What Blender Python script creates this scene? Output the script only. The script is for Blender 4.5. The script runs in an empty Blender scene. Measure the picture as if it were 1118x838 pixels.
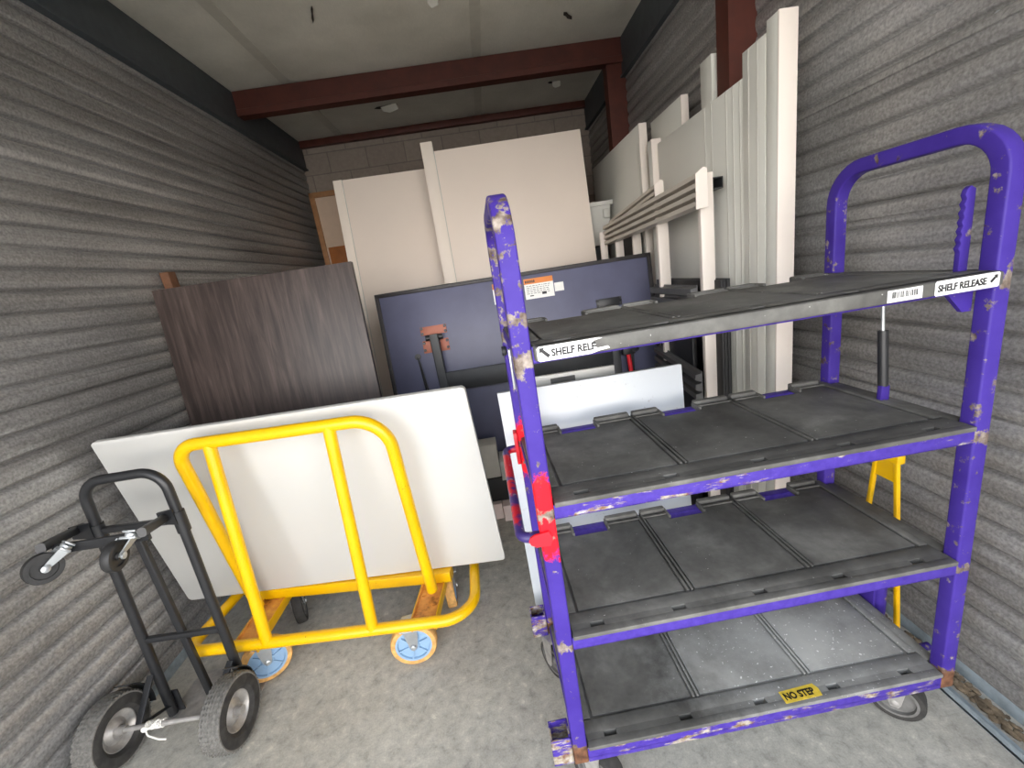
import bpy, bmesh, math, random
from mathutils import Vector, Matrix
random.seed(7)
S = bpy.context.scene
COL = S.collection

# ------------------------------------------------------------------ camera
def make_camera():
    f, pitch, yaw, roll = 459.2, 0.2528, 0.0274, 0.1546
    cp, sp, cy, sy = math.cos(pitch), math.sin(pitch), math.cos(yaw), math.sin(yaw)
    fw = Vector((sy*cp, cy*cp, -sp)); rt = Vector((cy, -sy, 0)); dn = fw.cross(rt)
    c, s = math.cos(roll), math.sin(roll)
    X = c*rt + s*dn
    Y = -(-s*rt + c*dn)
    Z = -fw
    cam = bpy.data.cameras.new('camera'); o = bpy.data.objects.new('camera', cam); COL.objects.link(o)
    m = Matrix((X, Y, Z)).transposed().to_4x4(); m.translation = Vector((0, 0, 1.5))
    o.matrix_world = m
    cam.sensor_fit = 'HORIZONTAL'; cam.sensor_width = 36.0; cam.lens = f/1118*36.0
    cam.clip_start = 0.02; cam.clip_end = 200
    S.camera = o
make_camera()

# ------------------------------------------------------------------ sky and exposure
w = bpy.data.worlds.new('world'); S.world = w; w.use_nodes = True
nt = w.node_tree; nt.nodes.clear()
wo = nt.nodes.new('ShaderNodeOutputWorld'); bg = nt.nodes.new('ShaderNodeBackground')
tc = nt.nodes.new('ShaderNodeTexCoord'); sx = nt.nodes.new('ShaderNodeSeparateXYZ')
cr = nt.nodes.new('ShaderNodeValToRGB')
nt.links.new(tc.outputs['Generated'], sx.inputs[0]); nt.links.new(sx.outputs['Z'], cr.inputs[0])
e = cr.color_ramp.elements
e[0].position = 0.0; e[0].color = (1.0, .94, .885, 1)
e[1].position = 1.0; e[1].color = (.24, .265, .30, 1)
for p, c in ((.13, (1.0, .95, .90, 1)), (.25, (.50, .52, .56, 1)), (.45, (.31, .33, .37, 1))):
    n_ = e.new(p); n_.color = c
nt.links.new(cr.outputs[0], bg.inputs[0]); nt.links.new(bg.outputs[0], wo.inputs[0])
bg.inputs[1].default_value = 10.0
S.view_settings.view_transform = 'Standard'; S.view_settings.look = 'None'
S.view_settings.exposure = 0.08; S.view_settings.gamma = 1.0
S.view_settings.use_curve_mapping = False
S.cycles.max_bounces = 14; S.cycles.diffuse_bounces = 10
S.cycles.use_denoising = True

# ------------------------------------------------------------------ materials
def srgb(r, g, b):
    f = lambda v: (v/255/12.92) if v/255 <= .04045 else ((v/255+.055)/1.055)**2.4
    return (f(r), f(g), f(b), 1)
class NM:
    def __init__(s, name, rough=.5, metal=0):
        s.m = bpy.data.materials.new(name); s.m.use_nodes = True
        s.t = s.m.node_tree; s.b = s.t.nodes['Principled BSDF']
        s.b.inputs['Roughness'].default_value = rough; s.b.inputs['Metallic'].default_value = metal
        s.tc = s.t.nodes.new('ShaderNodeTexCoord')
    def n(s, t): return s.t.nodes.new(t)
    def l(s, a, b): s.t.links.new(a, b)
    def mapping(s, scale=(1, 1, 1), coord='Object'):
        m = s.n('ShaderNodeMapping'); m.inputs['Scale'].default_value = scale
        s.l(s.tc.outputs[coord], m.inputs['Vector']); return m.outputs[0]
    def noise(s, scale, detail=5, vec=None, rough=.55, dist=0):
        x = s.n('ShaderNodeTexNoise'); x.inputs['Scale'].default_value = scale
        x.inputs['Detail'].default_value = detail; x.inputs['Roughness'].default_value = rough
        x.inputs['Distortion'].default_value = dist
        s.l(vec if vec else s.tc.outputs['Object'], x.inputs['Vector']); return x.outputs['Fac']
    def ramp(s, fac, stops):
        r = s.n('ShaderNodeValToRGB'); e = r.color_ramp.elements
        e[0].position, e[0].color = stops[0]; e[1].position, e[1].color = stops[-1]
        for p, c in stops[1:-1]:
            k = e.new(p); k.color = c
        s.l(fac, r.inputs[0]); return r.outputs[0]
    def mix(s, fac, a, b, mode='MIX'):
        x = s.n('ShaderNodeMix'); x.data_type = 'RGBA'; x.blend_type = mode
        for v, i in ((fac, 0), (a, 6), (b, 7)):
            if isinstance(v, (int, float)): x.inputs[i].default_value = v
            elif isinstance(v, tuple): x.inputs[i].default_value = v
            else: s.l(v, x.inputs[i])
        return x.outputs[2]
    def math(s, op, a, b=0.0, c=None):
        x = s.n('ShaderNodeMath'); x.operation = op
        for i, v in enumerate((a, b) if c is None else (a, b, c)):
            if isinstance(v, (int, float)): x.inputs[i].default_value = v
            else: s.l(v, x.inputs[i])
        return x.outputs[0]
    def base(s, c):
        if isinstance(c, tuple): s.b.inputs['Base Color'].default_value = c
        else: s.l(c, s.b.inputs['Base Color'])
        return s
    def bump(s, h, strength=.2, dist=.01):
        b = s.n('ShaderNodeBump'); b.inputs['Strength'].default_value = strength
        b.inputs['Distance'].default_value = dist
        s.l(h, b.inputs['Height']); s.l(b.outputs[0], s.b.inputs['Normal']); return s
W1 = (1, 1, 1, 1); K1 = (0, 0, 0, 1)
def plain(name, c, rough=.5, metal=0, var=.12, scale=14, bump=0):
    k = NM(name, rough, metal); n = k.noise(scale, 6)
    lo = tuple(v*(1-var) for v in c[:3])+(1,); hi = tuple(min(1, v*(1+var)) for v in c[:3])+(1,)
    k.base(k.ramp(n, [(.3, lo), (.7, hi)]))
    if bump: k.bump(k.noise(scale*6, 4), bump, .004)
    return k.m
M = {}
def m_galv(name, a, b, c):
    k = NM(name, .42, .5)
    n1 = k.noise(1.6, 5, k.mapping((1, .5, 2.5))); n2 = k.noise(110, 3); n3 = k.noise(7, 6, k.mapping((1, .13, 11)))
    col = k.ramp(n1, [(.3, a), (.52, b), (.75, c)])
    col = k.mix(.7, col, k.ramp(n2, [(.3, (.55, .55, .55, 1)), (.7, (1.32, 1.32, 1.32, 1))]), 'MULTIPLY')
    col = k.mix(.7, col, k.ramp(n3, [(.3, (.74, .73, .72, 1)), (.7, (1.16, 1.16, 1.16, 1))]), 'MULTIPLY')
    k.base(col); return k.m
M['galv'] = m_galv('galvanised steel', srgb(142, 140, 138), srgb(166, 165, 163), srgb(186, 186, 186))
M['channel'] = plain('grey painted channel', srgb(78, 84, 88), .55, .2, .12, 20)
M['galvbase'] = plain('zinc base track', srgb(165, 178, 186), .45, .5, .25, 22, .1)
def m_concrete():
    k = NM('concrete', .9)
    n1 = k.noise(2.2, 8, rough=.62); n2 = k.noise(24, 10, rough=.74, dist=.3); n3 = k.noise(190, 3)
    c = k.ramp(n1, [(.3, srgb(166, 163, 154)), (.55, srgb(184, 181, 171)), (.75, srgb(200, 197, 188))])
    c = k.mix(.9, c, k.ramp(n2, [(.28, (.50, .50, .50, 1)), (.46, (.90, .90, .90, 1)), (.58, (1.06, 1.06, 1.05, 1)), (.70, (1.5, 1.49, 1.46, 1))]), 'MULTIPLY')
    c = k.mix(.5, c, k.ramp(n3, [(.3, (.8, .8, .8, 1)), (.7, (1.18, 1.18, 1.18, 1))]), 'MULTIPLY')
    k.base(c); k.bump(k.math('ADD', n2, k.math('MULTIPLY', n3, .4)), .25, .004); return k.m
M['concrete'] = m_concrete()
M['apron'] = plain('driveway concrete', srgb(205, 200, 190), .9, 0, .1, 3)
M['dirt'] = plain('dirt and rust crumbs', srgb(120, 105, 85), .95, 0, .6, 45, .6)
def m_insul():
    k = NM('white vinyl insulation facing', .6)
    n1 = k.noise(3, 6); n2 = k.noise(30, 6, k.mapping((6, 1, 1)))
    c = k.ramp(n1, [(.3, srgb(206, 202, 188)), (.7, srgb(226, 222, 209))])
    c = k.mix(.35, c, k.ramp(n2, [(.3, (.85, .85, .85, 1)), (.7, (1.1, 1.1, 1.1, 1))]), 'MULTIPLY')
    k.base(c); k.bump(n2, .12, .004); return k.m
M['insul'] = m_insul()
M['seam'] = plain('taped seam', srgb(200, 196, 182), .55, 0, .06)
M['tear'] = plain('torn dark insulation', srgb(58, 50, 42), .9, 0, .3, 40)
M['redoxide'] = plain('red oxide primer steel', srgb(80, 37, 27), .55, .1, .18, 12)
def m_block():
    k = NM('concrete block', .9)
    br = k.n('ShaderNodeTexBrick'); br.inputs['Scale'].default_value = 1
    br.inputs['Brick Width'].default_value = .4; br.inputs['Row Height'].default_value = .2
    br.inputs['Mortar Size'].default_value = .006; br.inputs['Mortar Smooth'].default_value = .3
    br.inputs['Color1'].default_value = srgb(140, 128, 118); br.inputs['Color2'].default_value = srgb(148, 136, 125)
    br.inputs['Mortar'].default_value = srgb(122, 112, 104)
    mp = k.n('ShaderNodeCombineXYZ'); sp = k.n('ShaderNodeSeparateXYZ'); k.l(k.tc.outputs['Object'], sp.inputs[0])
    k.l(sp.outputs[0], mp.inputs[0]); k.l(sp.outputs[2], mp.inputs[1]); k.l(mp.outputs[0], br.inputs['Vector'])
    k.base(k.mix(.5, br.outputs[0], k.ramp(k.noise(30, 6), [(.3, (.75, .75, .75, 1)), (.7, (1.1, 1.1, 1.1, 1))]), 'MULTIPLY'))
    k.bump(k.math('ADD', k.noise(70, 4), k.math('MULTIPLY', br.outputs['Fac'], -1.5)), .4, .006); return k.m
M['block'] = m_block()
def m_purple(name, zbands, red=None, bare=0.0):
    k = NM(name, .5); k.b.inputs['Specular IOR Level'].default_value = .2
    n1 = k.noise(26, 8, rough=.65); n2 = k.noise(7, 7, rough=.6); n3 = k.noise(60, 6, k.mapping((1, 1, .25)))
    col = k.ramp(n2, [(.3, srgb(56, 38, 126)), (.7, srgb(70, 52, 146))])
    sp = k.n('ShaderNodeSeparateXYZ'); k.l(k.tc.outputs['Object'], sp.inputs[0]); z = sp.outputs[2]
    if red:
        mask = None
        for zc, hw in red:
            d = k.math('ABSOLUTE', k.math('SUBTRACT', z, zc))
            mm = k.math('SUBTRACT', 1.0, k.math('MULTIPLY', d, 1/hw))
            mm = k.math('ADD', mm, k.math('MULTIPLY', k.math('SUBTRACT', n1, .5), 1.6))
            mask = mm if mask is None else k.math('MAXIMUM', mask, mm)
        rm = k.ramp(mask, [(.28, K1), (.42, W1)])
        col = k.mix(rm, col, srgb(226, 24, 40))
    wear = k.math('ADD', n1, k.math('MULTIPLY', n3, .25))
    for zc in zbands:
        d = k.math('ABSOLUTE', k.math('SUBTRACT', z, zc))
        mm = k.math('MULTIPLY', k.math('MAXIMUM', k.math('SUBTRACT', 1.0, k.math('MULTIPLY', d, 1/.028)), 0.0), .22)
        wear = k.math('ADD', wear, mm)
    if bare:
        mm = k.math('MULTIPLY', k.math('MAXIMUM', k.math('SUBTRACT', z, bare), 0.0), .75)
        wear = k.math('ADD', wear, k.math('MINIMUM', mm, .085))
    ft = k.math('MULTIPLY', k.math('MAXIMUM', k.math('SUBTRACT', 1.0, k.math('MULTIPLY', k.math('ADD', z, .02), 1/.09)), 0.0), .55)
    wear = k.math('ADD', wear, ft)
    wm = k.ramp(wear, [(.725, K1), (.775, W1)])
    rustm = k.ramp(ft, [(.02, K1), (.2, W1)])
    metalc = k.ramp(k.noise(38, 6), [(.35, srgb(74, 58, 46)), (.5, srgb(118, 106, 96)), (.7, srgb(168, 158, 148))])
    metalc = k.mix(rustm, metalc, k.ramp(k.noise(38, 6), [(.35, srgb(70, 48, 36)), (.6, srgb(120, 84, 62))]))
    k.base(k.mix(wm, col, metalc)); k.bump(wear, .12, .002); return k.m
ZB = (.02, .38, .76, 1.12)
M['purple'] = m_purple('purple paint', ZB)
M['purple_red'] = m_purple('purple paint with red overspray', ZB, red=((.745, .15),), bare=1.05)
def m_rail(name, amt):
    k = NM(name, .5); k.b.inputs['Specular IOR Level'].default_value = .2
    n1 = k.noise(14, 9, k.mapping((.6, 1, 2.5)), .7); n2 = k.noise(45, 6)
    col = k.ramp(n2, [(.3, srgb(60, 42, 132)), (.7, srgb(76, 58, 154))])
    wm = k.ramp(n1, [(amt, K1), (amt+.05, W1)])
    mc = k.ramp(k.noise(50, 6), [(.35, srgb(112, 72, 50)), (.5, srgb(150, 138, 118)), (.7, srgb(196, 190, 184))])
    k.base(k.mix(wm, col, mc)); k.bump(n1, .1, .002); return k.m
M['rail'] = m_rail('scuffed purple rail', .55)
M['rail_clean'] = m_rail('purple rail', .63)
M['rail_rust'] = m_rail('rust scraped purple rail', .52)
M['rusttube'] = m_rail('rusty purple socket', .46)
def m_rubber(dust=False):
    k = NM('dusty black shelf rubber' if dust else 'black shelf rubber', .62)
    n1 = k.noise(4.5, 8, rough=.6, dist=.4); n2 = k.noise(40, 6)
    c = k.ramp(n1, [(.3, srgb(66, 65, 62)), (.5, srgb(90, 89, 85)), (.72, srgb(122, 121, 116))])
    c = k.mix(.6, c, k.ramp(n2, [(.3, (.75, .75, .75, 1)), (.7, (1.2, 1.2, 1.2, 1))]), 'MULTIPLY')
    if dust:
        sp = k.n('ShaderNodeSeparateXYZ'); k.l(k.tc.outputs['Object'], sp.inputs[0])
        dx = k.math('MULTIPLY', k.math('SUBTRACT', sp.outputs[0], .74), 1.7)
        dy = k.math('MULTIPLY', k.math('SUBTRACT', sp.outputs[1], .2), 2.6)
        d = k.math('SQRT', k.math('ADD', k.math('MULTIPLY', dx, dx), k.math('MULTIPLY', dy, dy)))
        dm = k.math('ADD', k.math('SUBTRACT', 1.0, d), k.math('SUBTRACT', k.noise(9, 8, rough=.7), .5))
        c = k.mix(k.ramp(dm, [(.1, K1), (.85, (.6, .6, .6, 1))]), c, srgb(196, 197, 193))
        spk = k.math('MULTIPLY', k.ramp(k.noise(120, 2), [(.68, K1), (.71, W1)]), k.ramp(dm, [(.2, K1), (.7, W1)]))
        c = k.mix(spk, c, srgb(235, 235, 232))
    else:
        c = k.mix(k.ramp(k.noise(130, 2), [(.74, K1), (.76, (.7, .7, .7, 1))]), c, srgb(200, 200, 195))
    k.base(c); k.bump(n2, .15, .002); return k.m
M['rubber'] = m_rubber(); M['rubber_dust'] = m_rubber(True)
M['sticker'] = plain('white sticker', srgb(238, 238, 234), .4, 0, .04)
M['ink'] = plain('black print', srgb(24, 24, 26), .5, 0, .05)
M['yellowlabel'] = plain('yellow label', srgb(226, 196, 70), .5, 0, .18, 60)
M['orange'] = plain('orange label band', srgb(226, 132, 50), .5, 0, .05)
def m_yellow():
    k = NM('yellow enamel', .28)
    n1 = k.noise(55, 4); c = k.ramp(k.noise(5, 4), [(.3, srgb(226, 172, 2)), (.7, srgb(238, 190, 8))])
    c = k.mix(k.ramp(n1, [(.73, K1), (.75, W1)]), c, srgb(70, 60, 40))
    k.base(c); return k.m
M['yellow'] = m_yellow()
def m_wornyellow():
    k = NM('rust worn yellow channel', .5)
    n1 = k.noise(12, 8, rough=.65)
    k.base(k.ramp(n1, [(.33, srgb(110, 68, 30)), (.45, srgb(204, 136, 60)), (.6, srgb(226, 160, 78)), (.72, srgb(238, 190, 30))])); return k.m
M['wornyellow'] = m_wornyellow()
M['black'] = plain('black enamel', srgb(36, 37, 39), .38, 0, .15, 30)
def m_tire():
    k = NM('dusty tyre rubber', .8)
    sp = k.n('ShaderNodeTexNoise')
    n = k.noise(30, 5); k.base(k.ramp(n, [(.3, srgb(36, 35, 34)), (.7, srgb(62, 60, 57))])); return k.m
M['tire'] = m_tire()
M['tread'] = plain('dusty tyre tread', srgb(112, 110, 105), .85, 0, .3, 90)
M['hub'] = plain('dusty steel hub', srgb(172, 169, 165), .45, .5, .25, 30)
M['zinc'] = plain('zinc plate', srgb(190, 194, 196), .35, .7, .1, 30)
M['bluewheel'] = plain('pale blue plastic', srgb(138, 168, 196), .45, 0, .08, 20)
M['tanrubber'] = plain('worn tan wheel tread', srgb(206, 158, 92), .75, 0, .35, 40)
M['cream'] = plain('pale grey plastic', srgb(216, 213, 204), .5, 0, .08)
M['greywheel'] = plain('dusty grey caster', srgb(104, 103, 100), .7, 0, .25, 30)
M['blackwheel'] = plain('black caster rubber', srgb(40, 40, 40), .55, 0, .25, 40)
def m_laminate(name, c, spots=0):
    k = NM(name, .32)
    n1 = k.noise(2.2, 5); col = k.ramp(n1, [(.3, tuple(v*.96 for v in c[:3])+(1,)), (.7, c)])
    if spots:
        sp = k.math('MULTIPLY', k.ramp(k.noise(95, 4), [(.60, K1), (.68, W1)]), k.ramp(k.noise(5, 3), [(.52, K1), (.66, (.55, .55, .55, 1))]))
        col = k.mix(sp, col, srgb(120, 112, 96))
    k.base(col); return k.m
M['laminate'] = m_laminate('white laminate', srgb(204, 204, 200), 0)
M['laminate_spot'] = m_laminate('scuffed white laminate', srgb(200, 206, 211), 1)
M['offwhite'] = m_laminate('off white panel', srgb(236, 223, 211))
M['offwhite_edge'] = m_laminate('off white edge band', srgb(240, 229, 217))
M['metalwhite'] = m_laminate('white painted metal panel', srgb(216, 216, 208))
M['metaledge'] = m_laminate('white panel edge', srgb(226, 217, 208))
M['groove'] = plain('panel groove', srgb(196, 194, 186), .6, 0, .05)
M['vinyl'] = m_laminate('ribbed vinyl trim', srgb(186, 178, 166))
M['greytrim'] = plain('dark grey ribbed trim', srgb(92, 92, 92), .5, 0, .1)
M['woodpost'] = plain('brown timber', srgb(104, 70, 48), .7, 0, .2, 25)
M['pine'] = plain('honey wood frame', srgb(146, 104, 66), .6, 0, .15, 18)
M['pinepanel'] = plain('pale wood panel', srgb(196, 172, 150), .6, 0, .06, 8)
M['amber'] = plain('amber wood', srgb(150, 90, 40), .5, 0, .15)
def m_darkwood():
    k = NM('dark ash woodgrain', .45)
    n1 = k.noise(5, 9, k.mapping((7, 1, .55)), .62, .5); n2 = k.noise(22, 6, k.mapping((9, 1, .5)), .6, .3)
    c = k.ramp(n1, [(.28, srgb(34, 27, 25)), (.45, srgb(56, 46, 43)), (.58, srgb(71, 60, 56)), (.75, srgb(94, 82, 77))])
    c = k.mix(.55, c, k.ramp(n2, [(.3, (.72, .72, .72, 1)), (.7, (1.18, 1.18, 1.18, 1))]), 'MULTIPLY')
    k.base(c); return k.m
M['darkwood'] = m_darkwood()
M['bluelam'] = plain('slate blue laminate', srgb(98, 100, 124), .4, 0, .08, 6)
M['darkframe'] = plain('charcoal edge', srgb(50, 47, 48), .5, 0, .1)
M['darkmetal'] = plain('charcoal steel', srgb(48, 50, 52), .45, .2, .1)
M['copper'] = plain('copper plate', srgb(172, 104, 82), .5, .1, .1)
M['blackpanel'] = plain('black board', srgb(26, 26, 28), .5, 0, .1)
M['pinkboard'] = plain('pale pink board', srgb(206, 190, 186), .6, 0, .05)
M['redpaint'] = plain('red paint', srgb(222, 22, 40), .4, 0, .08)
def m_redpurple():
    k = NM('red over purple worn bar', .42)
    n = k.noise(9, 7, k.mapping((1, 1, 1)), .6, .5); n2 = k.noise(50, 5)
    c = k.ramp(n, [(.40, srgb(52, 40, 100)), (.54, srgb(60, 44, 116)), (.58, srgb(190, 20, 36)), (.7, srgb(205, 22, 40))])
    k.base(k.mix(k.ramp(n2, [(.64, K1), (.68, W1)]), c, srgb(150, 145, 140))); return k.m
M['redpurple'] = m_redpurple()
def m_bin():
    k = NM('frosted plastic', .35); k.base(srgb(214, 214, 208)); k.b.inputs['Transmission Weight'].default_value = .25
    return k.m
M['bin'] = m_bin()
M['cord'] = plain('white cord', srgb(230, 228, 220), .8, 0, .1)

# ------------------------------------------------------------------ mesh builder
def fillet(pts, r, closed=False, seg=8):
    pts = [Vector(p) for p in pts]; n = len(pts); out = []
    rs = r if isinstance(r, (list, tuple)) else [r]*n
    for i, p in enumerate(pts):
        if (not closed and i in (0, n-1)) or rs[i] <= 0: out.append(p); continue
        a = pts[i-1]-p; b = pts[(i+1) % n]-p
        la, lb = a.length, b.length; a.normalize(); b.normalize()
        ang = a.angle(b)
        if ang > math.pi-.02: out.append(p); continue
        t = min(rs[i]/math.tan(ang/2), la*.49, lb*.49); rr = t*math.tan(ang/2)
        cen = p+(a+b).normalized()*(rr/math.sin(ang/2))
        v0 = p+a*t-cen; v1 = p+b*t-cen; tot = v0.angle(v1); ax = v0.cross(v1).normalized()
        for k in range(seg+1):
            out.append(cen+Matrix.Rotation(tot*k/seg, 3, ax) @ v0)
    return out
class MB:
    def __init__(s): s.bm = bmesh.new()
    def box(s, lo, hi, bev=.0, M4=None, seg=2):
        lo, hi = Vector(lo), Vector(hi); c = (lo+hi)/2; d = hi-lo
        r = bmesh.ops.create_cube(s.bm, size=1, matrix=Matrix.Translation(c) @ Matrix.Diagonal((d.x, d.y, d.z, 1)))
        vs = r['verts']
        if bev > 0:
            es = list({e for v in vs for e in v.link_edges})
            rr = bmesh.ops.bevel(s.bm, geom=es, offset=min(bev, min(abs(x) for x in d)*.45), segments=seg, affect='EDGES', profile=.5)
            vs = list({v for f in rr['faces'] for v in f.verts} | {v for v in vs if v.is_valid})
        if M4 is not None: bmesh.ops.transform(s.bm, matrix=M4, verts=vs)
        return s
    def sweep(s, pts, sec, up=None, closed=False, cap=True):
        pts = [Vector(p) for p in pts]; n = len(pts); rings = []
        t0 = (pts[1]-pts[0]).normalized()
        if up is None:
            up = Vector((0, 0, 1)) if abs(t0.z) < .9 else Vector((1, 0, 0)); fixed = False
        else: up = Vector(up); fixed = True
        u = None
        for i, p in enumerate(pts):
            if closed: t = (pts[(i+1) % n]-pts[i-1]).normalized()
            elif i == 0: t = t0
            elif i == n-1: t = (pts[-1]-pts[-2]).normalized()
            else: t = (pts[i+1]-pts[i-1]).normalized()
            if fixed or u is None: u = (up-t*up.dot(t)).normalized()
            else: u = (u-t*u.dot(t)).normalized()
            v = t.cross(u)
            k = 1.0
            rings.append([s.bm.verts.new(p+u*a+v*b) for a, b in sec])
        m = len(sec)
        for i in range(n if closed else n-1):
            A, B = rings[i], rings[(i+1) % n]
            for j in range(m): s.bm.faces.new((A[j], A[(j+1) % m], B[(j+1) % m], B[j]))
        if cap and not closed:
            s.bm.faces.new(rings[0][::-1]); s.bm.faces.new(rings[-1])
        return s
    def tube(s, pts, r, closed=False, fil=0, seg=14, fs=8):
        if fil: pts = fillet(pts, fil, closed, fs)
        return s.sweep(pts, [(r*math.cos(a), r*math.sin(a)) for a in (2*math.pi*k/seg for k in range(seg))], None, closed)
    def rtube(s, pts, wu, wv, up, fil=0, cr=.005, fs=8, closed=False):
        if fil: pts = fillet(pts, fil, closed, fs)
        a, b = wu/2, wv/2; sec = []
        for cx, cy, a0 in ((a-cr, b-cr, 0), (-a+cr, b-cr, 90), (-a+cr, -b+cr, 180), (a-cr, -b+cr, 270)):
            for k in range(4):
                t = math.radians(a0+30*k); sec.append((cx+cr*math.cos(t), cy+cr*math.sin(t)))
        return s.sweep(pts, sec, up, closed)
    def prism(s, poly, h, M4=Matrix(), bev=0):
        """poly in local xy, extruded along local z from 0 to h, placed by M4"""
        vs = [s.bm.verts.new((x, y, 0)) for x, y in poly]
        f = s.bm.faces.new(vs); r = bmesh.ops.extrude_face_region(s.bm, geom=[f])
        nv = [g for g in r['geom'] if isinstance(g, bmesh.types.BMVert)]
        bmesh.ops.translate(s.bm, vec=(0, 0, h), verts=nv)
        allv = vs+nv
        if bev:
            es = list({e for v in allv for e in v.link_edges})
            rr = bmesh.ops.bevel(s.bm, geom=es, offset=bev, segments=2, affect='EDGES', profile=.5)
            allv = list({v for f2 in rr['faces'] for v in f2.verts} | {v for v in allv if v.is_valid})
            extra = {v for a in list(allv) for f2 in a.link_faces for v in f2.verts}
            allv = list(set(allv) | extra)
        bmesh.ops.transform(s.bm, matrix=M4, verts=allv)
        return s
    def lathe(s, prof, M4=Matrix(), seg=40, alt=None, closed=True):
        """prof list of (axial, radius) around local x axis"""
        rings = []
        for i in range(seg):
            a = 2*math.pi*i/seg; ring = []
            for k, (x, r) in enumerate(prof):
                rr = r-(alt[k] if alt and (i+(k % 2)) % 2 else 0)
                ring.append(s.bm.verts.new(M4 @ Vector((x, rr*math.cos(a), rr*math.sin(a)))))
            rings.append(ring)
        m = len(prof)
        for i in range(seg):
            A, B = rings[i], rings[(i+1) % seg]
            for k in range(m if closed else m-1):
                s.bm.faces.new((A[k], A[(k+1) % m], B[(k+1) % m], B[k]))
        if not closed:
            for k in (0, m-1):
                if prof[k][1] > 1e-6: s.bm.faces.new([r[k] for r in rings])
        return s
    def cyl(s, a, b, r, seg=16):
        return s.tube([a, b], r, seg=seg)
    def build(s, name, mat, parent=None, smooth=35):
        bmesh.ops.remove_doubles(s.bm, verts=s.bm.verts, dist=1e-6)
        bmesh.ops.recalc_face_normals(s.bm, faces=s.bm.faces)
        me = bpy.data.meshes.new(name); s.bm.to_mesh(me); s.bm.free()
        me.materials.append(M[mat] if isinstance(mat, str) else mat)
        for p in me.polygons: p.use_smooth = True
        me.set_sharp_from_angle(angle=math.radians(smooth))
        o = bpy.data.objects.new(name, me); COL.objects.link(o)
        if parent: o.parent = parent
        return o
def tag(o, label, cat, group=None):
    o['label'] = label; o['category'] = cat
    if group: o['group'] = group
    return o
def struct(o): o['kind'] = 'structure'; return o
def thing(name, label, cat, loc=(0, 0, 0), rz=0, group=None):
    o = bpy.data.objects.new(name, None); COL.objects.link(o); o.empty_display_size = .1
    o.location = loc; o.rotation_euler = (0, 0, rz); return tag(o, label, cat, group)
def frame(o, x, y):
    """matrix with local x along x, local y along y, z = x cross y"""
    x = Vector(x).normalized(); y = Vector(y); y = (y-x*y.dot(x)).normalized(); z = x.cross(y)
    m = Matrix((x, y, z)).transposed().to_4x4(); m.translation = Vector(o); return m
def text_part(name, body, M4, height, width, mat, parent, depth=.0006, clip=None):
    cu = bpy.data.curves.new(name, 'FONT'); cu.body = body; cu.size = 1; cu.extrude = .0; cu.resolution_u = 3; cu.offset = .036
    to = bpy.data.objects.new(name, cu); COL.objects.link(to)
    dg = bpy.context.evaluated_depsgraph_get(); me = bpy.data.meshes.new_from_object(to.evaluated_get(dg))
    bpy.data.objects.remove(to)
    xs = [v.co.x for v in me.vertices]; ys = [v.co.y for v in me.vertices]
    x0, x1, y0, y1 = min(xs), max(xs), min(ys), max(ys)
    bm = bmesh.new(); bm.from_mesh(me)
    for v in bm.verts: v.co = Vector(((v.co.x-x0)/(x1-x0)*width, (v.co.y-y0)/(y1-y0)*height, 0))
    if clip:
        for co, no in clip:
            bmesh.ops.bisect_plane(bm, geom=bm.verts[:]+bm.edges[:]+bm.faces[:], plane_co=co, plane_no=no, clear_outer=True)
    r = bmesh.ops.extrude_face_region(bm, geom=bm.faces[:])
    bmesh.ops.translate(bm, vec=(0, 0, depth), verts=[g for g in r['geom'] if isinstance(g, bmesh.types.BMVert)])
    bmesh.ops.transform(bm, matrix=M4, verts=bm.verts)
    b = MB(); b.bm.free(); b.bm = bm
    return b.build(name, mat, parent)
def board(name, c, t, mat, parent=None, bev=.003, corner=0):
    """board from 3 or 4 corners (bl, br, tr[, tl]) of its camera-side face; thickness t goes away"""
    bl, br, tr = (Vector(v) for v in c[:3]); tl = Vector(c[3]) if len(c) > 3 else bl+tr-br
    n = (br-bl).cross(tl-bl).normalized()
    if n.y < 0: n = -n
    M4 = frame(bl, br-bl, tl-bl); inv = M4.inverted()
    P = [(inv @ v) for v in (bl, br, tr, tl)]
    poly = [Vector((p.x, p.y, 0)) for p in P]
    if corner: poly = fillet(poly, corner, True, 5)
    sgn = 1 if (M4.to_3x3() @ Vector((0, 0, 1))).dot(n) > 0 else -1
    b = MB(); b.prism([(p.x, p.y) for p in poly], sgn*t, M4, bev)
    return b.build(name, mat, parent)

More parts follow.
